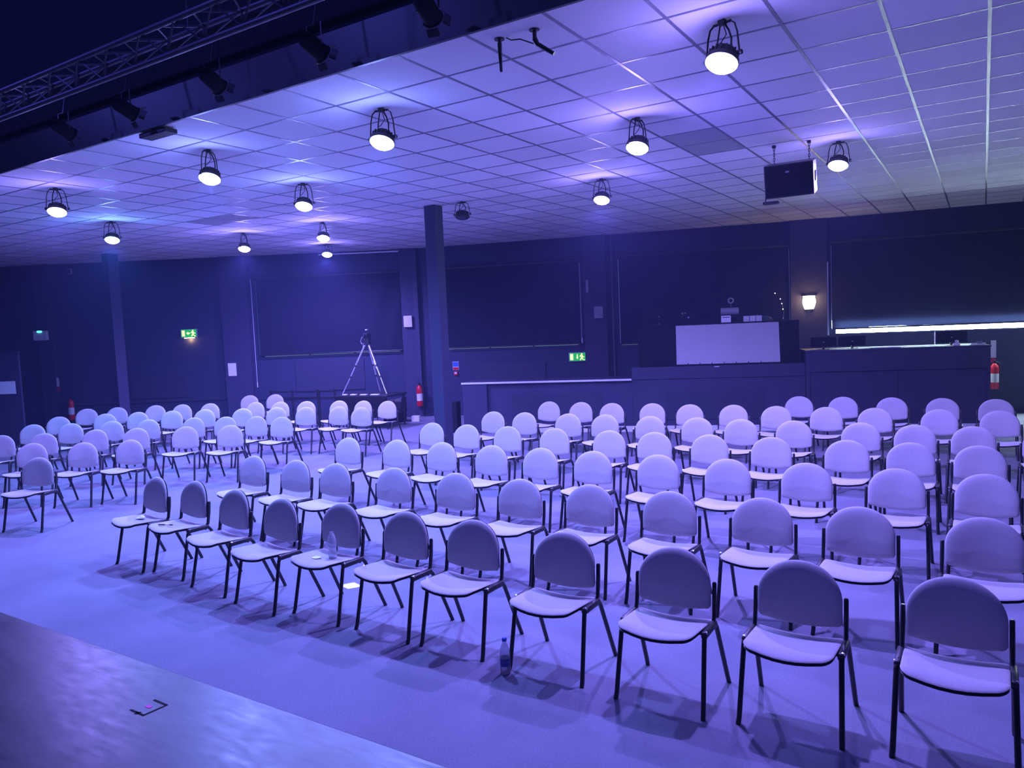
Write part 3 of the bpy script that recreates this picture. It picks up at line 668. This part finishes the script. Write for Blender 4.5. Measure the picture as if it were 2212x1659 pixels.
tag(MB().lathe([(.17, 0), (.168, .02), (.14, .065), (.08, .09), (0, .098)], 24).build('cloth_cover', 'green_dome', smooth=True, loc=lf(4.28, .45, BT + .001)), 'dark green domed cover at the right of the booth top', 'cover')
t = thing('gooseneck_lamp', 'slim black gooseneck lamp with small glowing studs at the booth corner', 'lamp', lf(4.60, .20, BT + .001), LA)
MB().lathe([(0, 0), (.05, 0), (.05, .012), (.012, .02), (0, .02)], 16).build('base', 'black_plastic', t, smooth=True)
MB().tube([(0, 0, .015), (.01, 0, .16), (-.02, 0, .30), (-.05, 0, .40), (-.09, -.02, .47)], .010, 8).build('neck', 'black_steel', t, smooth=True)
MB().tube([(-.09, -.02, .47), (-.13, -.04, .49)], [.014, .022], 10).build('head', 'black_plastic', t, smooth=True)
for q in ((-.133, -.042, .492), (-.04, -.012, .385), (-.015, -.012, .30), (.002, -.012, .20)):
    MB().lathe([(0, .010), (.012, 0), (0, -.010)], 8, Matrix.Translation(q)).build('glow_stud', 'white_glow', t, smooth=True)  # bright points on the neck put in as small self-glowing studs
t = thing('ring_camera', 'small pale ring-shaped webcam on a thin stalk over the booth', 'camera', lf(3.70, .30, 0), LA)
MB().tube([(0, .0, BT + .273), (0, 0, BT + .36)], .008, 8).build('stalk', 'black_steel', t, smooth=True)
MB().tube([(.045 * math.cos(k * PI / 8), -.01, BT + .40 + .045 * math.sin(k * PI / 8)) for k in range(17)], .013, 8, cap=False).build('ring', 'grey', t, smooth=True)
DT = 1.439
monitor('monitor', 5.30, .30, DT, .44, .175, 0, 'low dark monitor at the left end of the sound desk')
monitor('monitor', 5.78, .30, DT, .46, .175, 0, 'low dark monitor second from the left on the sound desk')
t = monitor('monitor', 7.39, .32, DT, .50, .20, 0, 'dark monitor with a white side edge at the right of the desk')
MB().box(-.262, -.251, -.02, .012, .02, .25).build('white_edge', 'label_white', t)
t = thing('desk_figurine', 'tiny white rounded figurine in front of the right desk monitor', 'figurine', lf(7.41, .10, DT + .001), LA)
MB().lathe([(0, 0), (.055, 0), (.06, .02), (.045, .045), (0, .05)], 16).build('body', 'label_white', t, smooth=True)
MB().lathe([(0, .048), (.025, .055), (.03, .075), (.02, .092), (0, .097)], 14).build('head', 'label_white', t, smooth=True)
t = thing('desk_ruler', 'thin pale strip with two pinkish clips at the right desk end', 'strip', lf(7.77, .15, DT + .001), LA)
MB().box(-.13, .10, -.02, .02, 0, .03, bev=.003).build('strip', 'label_white', t)
MB().box(-.04, .04, -.03, -.021, .02, .06).build('clip', 'grey', t)
tag(MB().box(-.24, .24, -.03, .03, 0, .012, bev=.003).build('cable_cover', 'label_white', loc=lf(6.28, .06, DT + .001), rz=LA), 'flat pale strip lying along the sound desk top', 'strip')

# ------------------------------------------------------------------ wall fittings
def onwall(name, i, s, d, z, label, cat, group=None):
    a, u, ang = frame(i)
    return thing(name, label, cat, at(i, s, -d, z), ang, group)
def exit_sign(i, s, z, label, lamp_down):
    t = onwall('exit_sign', i, s, .001 if i != 2 else .001, z, label, 'exit sign', 'green exit signs')
    MB().box(-.20, .20, -.05, 0, -.105, .105, bev=.006).build('case', 'grey', t)
    MB().box(-.185, .185, -.0525, -.0505, -.09, .09).build('sign_face', 'green', t)
    m = MB(); y0, y1 = -.0545, -.0530
    def poly(pts):
        a = [m.bm.verts.new((x, y0, z_)) for x, z_ in pts]; b = [m.bm.verts.new((x, y1, z_)) for x, z_ in pts]
        m.face(a); m.face(b[::-1])
        for k in range(len(pts)): m.face((a[k], a[(k + 1) % len(pts)], b[(k + 1) % len(pts)], b[k]))
    poly([(-.165, -.07), (-.095, -.07), (-.095, .07), (-.165, .07)])                                  # doorway
    if i == 2: poly([(-.025, -.0), (.0, -.06), (.025, 0), (.010, 0), (.010, .06), (-.010, .06), (-.010, 0)])         # arrow down
    else: poly([(-.06, 0), (-.01, .04), (-.01, .015), (.03, .015), (.03, -.015), (-.01, -.015), (-.01, -.04)])      # arrow to the door
    poly([(.095, .045), (.115, .055), (.125, .07), (.105, .085), (.088, .07)])                           # running figure: head
    poly([(.075, .045), (.12, .045), (.135, .01), (.165, .0), (.16, -.015), (.125, -.005), (.118, -.03), (.145, -.06), (.17, -.06), (.17, -.075), (.135, -.075), (.10, -.04), (.08, -.075), (.055, -.075), (.085, -.02), (.085, .02), (.06, .0), (.05, .01)])
    m.build('pictogram', 'sign_lit', t)
    if lamp_down:
        MB().box(-.12, .12, -.045, -.01, -.118, -.106).build('lamp_slot', 'sconce', t)
        light('sign_glow', 'POINT', (.02, -.05, -.16), 3.0, (1.0, .55, .15), t, shadow_soft_size=.04)
    return t
exit_sign(4, 3.39, 2.25, 'lit green exit sign on the left wall, warm light under it', True)
exit_sign(2, 3.92, 1.325, 'lit green exit sign low on the wall left of the booth', False)
def extinguisher(i, s, d, z, label, sc=1.0):
    t = onwall('fire_extinguisher', i, s, d, z, label, 'fire extinguisher', 'red fire extinguishers on the walls')
    MB().lathe([(0, 0), (.070, 0), (.075, .01), (.075, .40), (.066, .45), (.035, .485), (.024, .50), (0, .50)], 22, Matrix.Translation((0, -.10, 0))).build('cylinder', 'red', t, smooth=True)
    MB().lathe([(.0755, .13), (.0758, .13), (.0758, .30), (.0755, .30)], 22, Matrix.Translation((0, -.10, 0))).build('label_band', 'label_white', t, smooth=True)
    MB().box(-.02, .02, -.12, -.08, .50, .55).box(-.012, .012, -.19, -.08, .55, .565).build('valve', 'black_plastic', t)
    MB().tube([(.02, -.10, .53), (.09, -.11, .50), (.095, -.11, .30), (.092, -.11, .12)], .011, 8).build('hose', 'black_plastic', t, smooth=True)
    MB().box(-.06, .06, -.024, -.001, .2, .45).build('mount_bracket', 'black_steel', t)
    return t
extinguisher(3, 4.30, .14, .27, 'red fire extinguisher beside the middle column')
extinguisher(4, .42, .03, .27, 'red fire extinguisher near the left edge behind the chairs')
extinguisher(0, 3.34, .03, .48, 'red fire extinguisher just past the right end of the sound desk')
def notice(name, i, s, d, z, w, h, m, label, cat='notice', group='notices on the walls'):
    t = onwall(name, i, s, d, z, label, cat, group)
    MB().box(-w / 2, w / 2, -.006, 0, -h / 2, h / 2, bev=.001).build('sheet', m, t)
    return t
notice('notice_sign', 4, 4.42, .135, 1.33, .20, .31, 'paper', 'white paper notice on the pier right of the left exit sign')
t = notice('notice_sign', 0, 3.34, .025, 1.25, .09, .34, 'label_white', 'narrow white sign above the right fire extinguisher')
MB().box(-.045, .045, -.008, -.0065, -.26, -.18).build('red_plate', 'red', t)
t = notice('notice_sign', 2, .965, .005, 1.20, .15, .20, 'label_white', 'small blue and red fire notice right of the middle column')
MB().box(-.07, .07, -.008, -.0065, -.02, .092).build('blue_panel', 'blue_sign', t); MB().box(-.07, .07, -.008, -.0065, -.095, -.035).build('red_panel', 'red', t)
t = onwall('call_point', 2, .965, .001, 1.02, 'small red fire call point under the blue and red notice', 'call point')
MB().box(-.045, .045, -.045, 0, -.045, .045, bev=.005).build('box', 'red', t); MB().box(-.03, .03, -.047, -.0455, -.01, .03).build('glass', 'label_white', t)
t = notice('notice_sign', 4, .15, .135, 1.20, .06, .22, 'label_white', 'slim white sign above the left fire extinguisher')
MB().box(-.03, .03, -.008, -.0065, -.22, -.13).build('red_plate', 'red', t)
def wallbox_thing(i, s, d, z, w, h, dp, m, label, part):
    t = onwall('wall_unit', i, s, d, z, label, 'wall unit')
    MB().box(-w / 2, w / 2, -dp, 0, -h / 2, h / 2, bev=.008).build('casing', m, t)
    MB().box(-w * .33, w * .33, -dp - .004, -dp - .0005, -h * .33, h * .33, bev=.001).build(part, 'label_white' if m != 'grey' else 'grey', t)
    return t
wallbox_thing(3, 4.10, .135, 2.31, .20, .27, .07, 'white', 'small white square unit on the pier left of the middle column', 'cover')
wallbox_thing(1, .03, .135, 2.32, .20, .27, .07, 'grey', 'dim grey square unit on the pier above the right exit sign', 'cover')
wallbox_thing(2, 4.22, .135, 2.92, .06, .28, .05, 'grey', 'narrow pale sensor high on the pier above the grey unit', 'lens')
t = onwall('emergency_light', 4, -.13, .14, 2.36, 'white emergency light box with a teal lamp at the far left', 'emergency light')
MB().box(-.16, .16, -.09, 0, -.13, .10, bev=.008).build('casing', 'white', t)
MB().box(-.17, .17, -.10, -.0, .102, .135, bev=.006).build('top_housing', 'black_plastic', t)
MB().box(-.05, .05, -.104, -.0915, .06, .10).build('lamp_eye', 'teal_led', t)
t = onwall('wall_speaker', 4, .62, .001, 3.86, 'tiny pale box high on the left wall under the ceiling', 'box')
MB().box(-.04, .04, -.07, 0, -.07, .07, bev=.006).build('casing', 'grey', t); MB().box(-.03, .03, -.073, -.0705, -.05, .05).build('grille', 'black', t)
# warm wall sconce on the right pier
t = thing('wall_sconce', 'glowing warm wall lamp on the pier left of the daylight strip', 'wall lamp', (-3.10, 16.70, 2.33), math.radians(13))
m = MB(); out = []
for r, z in ((.085, -.145), (.105, -.10), (.128, -.02), (.128, .05), (.112, .10), (.118, .13)):
    out.append([m.bm.verts.new((r * math.cos(PI + PI * k / 16), r * .8 * math.sin(PI + PI * k / 16), z)) for k in range(17)])
for A, B in zip(out, out[1:]):
    for k in range(16): m.face((A[k], A[k + 1], B[k + 1], B[k]))
m.face(out[0][::-1])
m.build('glass_bowl', 'sconce', t, smooth=True)
MB().box(-.075, .075, -.02, .0, -.165, -.147).box(-.13, .13, -.10, .0, .131, .14).build('metal_rim', 'black_steel', t)
light('sconce_light', 'POINT', (0, -.16, .05), 16.0, (1.0, .60, .30), t, shadow_soft_size=.08)

# ------------------------------------------------------------------ tripod table, barrier and odds at the back
t = thing('trestle_table', 'dark table carrying the camera tripod behind the chairs', 'table', (-11.48, 12.30, 0), math.radians(10))
MB().box(-.68, .68, -.42, .42, .70, .735, bev=.004).build('tabletop', 'black_plastic', t)
for sx in (-.62, .62):
    for sy in (-.36, .36): MB().tube([(sx, sy, 0), (sx, sy, .70)], .016, 8).build('leg', 'black_steel', t, smooth=True)
MB().box(-.66, .66, -.415, -.41, .25, .70).build('cloth_front', 'drape', t)
t = thing('camera_tripod', 'silver tripod with a small dark camera standing on the table', 'tripod', (-11.47, 12.28, .737), math.radians(10))
feet = [(-.56, -.24, 0), (.56, -.22, 0), (.05, .34, 0)]
for f in feet:
    f = Vector(f); top = Vector((f.x * .07, f.y * .07, 1.10))
    l = MB().tube([f + Vector((0, 0, .012)), f.lerp(top, .34)], .013, 8)
    leg = l.build('leg', 'silver', t, smooth=True)
    MB().tube([f.lerp(top, .36), f.lerp(top, .56)], .017, 8).build('leg_section', 'silver', leg, smooth=True)
    MB().tube([f.lerp(top, .58), top], .021, 8).build('leg_section', 'silver', leg, smooth=True)
    for q, r in ((.335, .023), (.555, .026)): MB().tube([f.lerp(top, q), f.lerp(top, q + .03)], r, 8).build('leg_clamp', 'black_plastic', leg, smooth=True)
    MB().tube([f + Vector((0, 0, .001)), f + Vector((0, 0, .014))], .018, 8).build('foot', 'black_plastic', leg, smooth=True)
MB().box(-.065, .065, -.06, .06, 1.08, 1.24, bev=.012).build('head', 'black_plastic', t)
MB().box(-.05, .05, -.09, .09, 1.245, 1.33, bev=.01).build('camera_body', 'black_plastic', t)
MB().lathe([(0, .05), (.032, .05), (.036, 0), (.036, -.02)], 16, Matrix.Translation((0, -.09, 1.29)) @ Matrix.Rotation(PI / 2, 4, 'X')).build('camera_lens', 'lens_off', t, smooth=True)
MB().box(-.02, .02, -.03, .03, 1.40, 1.425).build('mic_top', 'label_white', t); MB().tube([(0, 0, 1.33), (0, 0, 1.40)], .012, 8).build('mic_post', 'black_plastic', t, smooth=True)
MB().tube([(-.05, 0, 1.30), (-.14, 0, 1.24), (-.17, 0, 1.15), (-.13, -.02, 1.10), (-.09, -.02, 1.12), (-.10, -.03, 1.03)], .007, 6).build('cable', 'grey', t, smooth=True)
MB().box(-.012, .012, -.05, -.03, .66, .84, Matrix.Translation((.235, -.09, -.07)) @ Matrix.Rotation(-.4, 4, 'Y') @ Matrix.Translation((0, 0, .0)) if False else Matrix.Translation((.55, -.07, -.05)) @ Matrix.Rotation(-.42, 4, 'Y'), bev=.003).build('tag_card', 'label_white', t)
for k, (x, y, w) in enumerate(((-.44, -.33, .10), (-.22, -.33, .14), (.05, -.34, .16), (.33, -.33, .20))):
    ca, sa = math.cos(math.radians(10)), math.sin(math.radians(10))
    tag(MB().box(-w / 2, w / 2, -.04, .04, 0, .022, bev=.008).build('cable_coil', 'label_white', loc=(-11.48 + ca * x - sa * y, 12.30 + sa * x + ca * y, .7365), rz=math.radians(10)),
        '%s of four small white bundles along the tripod table edge' % ('leftmost', 'second from the left', 'third from the left', 'rightmost')[k], 'cable bundle', 'white bundles on the tripod table')
t = thing('crowd_barrier', 'dark low rail barrier behind the angled block of chairs', 'barrier', (-14.06, 11.72, 0), math.atan2(.40, 1.69))
BLN = math.hypot(.40, 1.69)
for f, r in ((0, .022), (.34, .022), (.74, .034), (.99, .022)):
    p = MB().tube([(BLN * f, 0, .012), (BLN * f, 0, .84)], r, 10).build('post', 'black_steel', t, smooth=True)
    MB().lathe([(0, 0), (.11, 0), (.11, .008), (0, .014)], 18, Matrix.Translation((BLN * f, 0, .0))).build('post_foot', 'black_steel', p, smooth=True)
for z in (.80, .66): MB().tube([(0, 0, z), (BLN * .99, 0, z)], .016, 8).build('rail', 'black_steel', t, smooth=True)
t = thing('stage_monitor', 'black wedge monitor speaker on a low stand beside the tripod table', 'loudspeaker', (-11.52, 13.12, 0), math.radians(18))
MB().prism([(-.2, -.2), (.2, -.2), (.2, .2), (-.2, .2)], 0, .22).build('stand', 'black', t)
m = MB(); vv = [m.bm.verts.new(q) for q in ((-.22, -.2, .225), (.22, -.2, .225), (.22, .2, .225), (-.22, .2, .225), (-.22, -.10, .50), (.22, -.10, .56), (.22, .2, .56), (-.22, .2, .50))]
for q in ((3, 2, 1, 0), (4, 5, 6, 7), (0, 1, 5, 4), (1, 2, 6, 5), (2, 3, 7, 6), (3, 0, 4, 7)): m.face([vv[i] for i in q])
m.build('cabinet', 'black_plastic', t)
t = thing('flight_case', 'tall black case with a pale vertical strip beside the counter end', 'case', lf(-1.78, .15, 0), LA)
MB().box(-.12, .14, -.14, .14, 0, .62, bev=.006).build('case', 'black', t); MB().box(.0, .012, -.146, -.1405, .02, .58).build('edge_strip', 'label_white', t)
t = thing('floor_carton', 'small white carton on the carpet left of the middle column', 'carton', (-11.05, 13.30, .0), math.radians(20))
MB().box(-.09, .09, -.06, .06, .0, .13, bev=.003).build('carton', 'paper', t); MB().box(-.085, .085, -.055, .055, .1305, .134).build('flap', 'label_white', t)
t = thing('partition_screen', 'tall dark freestanding partition at the left edge with white notice', 'partition', (-16.75, 7.62, 0), math.radians(28))
MB().box(-1.2, .0, -.0, .05, .03, 1.985, bev=.006).build('panel', 'joinery', t)
MB().box(-1.2, .01, -.01, .06, 1.987, 2.01, bev=.004).build('top_cap', 'panel', t)
for fx in (-1.05, -.15): MB().box(fx - .03, fx + .03, -.20, .25, 0, .03, bev=.004).build('foot', 'black_steel', t)
tag(MB().box(-.32, .32, -.006, .0, -.13, .13, bev=.001).build('notice_sign', 'paper', loc=(-16.75 - .43 * math.cos(math.radians(28)) + .003 * math.sin(math.radians(28)), 7.62 - .43 * math.sin(math.radians(28)) - .003, 1.27), rz=math.radians(28)), 'white paper notice on the dark partition at the left edge', 'notice')
t = thing('side_table', 'low white table at the right edge behind the last chairs', 'table', (1.02, 13.9, 0), math.radians(12))
MB().box(-.42, .5, -.3, .3, .56, .60, bev=.004).build('tabletop', 'white', t)
for sx in (-.38, .45):
    for sy in (-.26, .26): MB().tube([(sx, sy, 0), (sx, sy, .56)], .016, 8).build('leg', 'silver', t, smooth=True)

# ------------------------------------------------------------------ general light
w = bpy.data.worlds.new('world'); SC.world = w; w.use_nodes = True
w.node_tree.nodes['Background'].inputs[0].default_value = (0.02, 0.02, 0.10, 1); w.node_tree.nodes['Background'].inputs[1].default_value = 0.3
nt = w.node_tree; vs_ = nt.nodes.new('ShaderNodeVolumeScatter')      # thin stage haze filling the room
vs_.inputs['Density'].default_value = 0.0028; vs_.inputs['Anisotropy'].default_value = 0.25; vs_.inputs['Color'].default_value = (0.42, 0.50, 1, 1)
nt.links.new(vs_.outputs[0], nt.nodes['World Output'].inputs['Volume'])

# added blue fill lights, no fixtures, to lift the black void over the stage
for x in (-10.5, -6.0, -1.5, 3.0):
    light('void_fill', 'POINT', (x, 1.6, 5.9), 170.0, (.11, .12, 1.0), None, shadow_soft_size=.12)
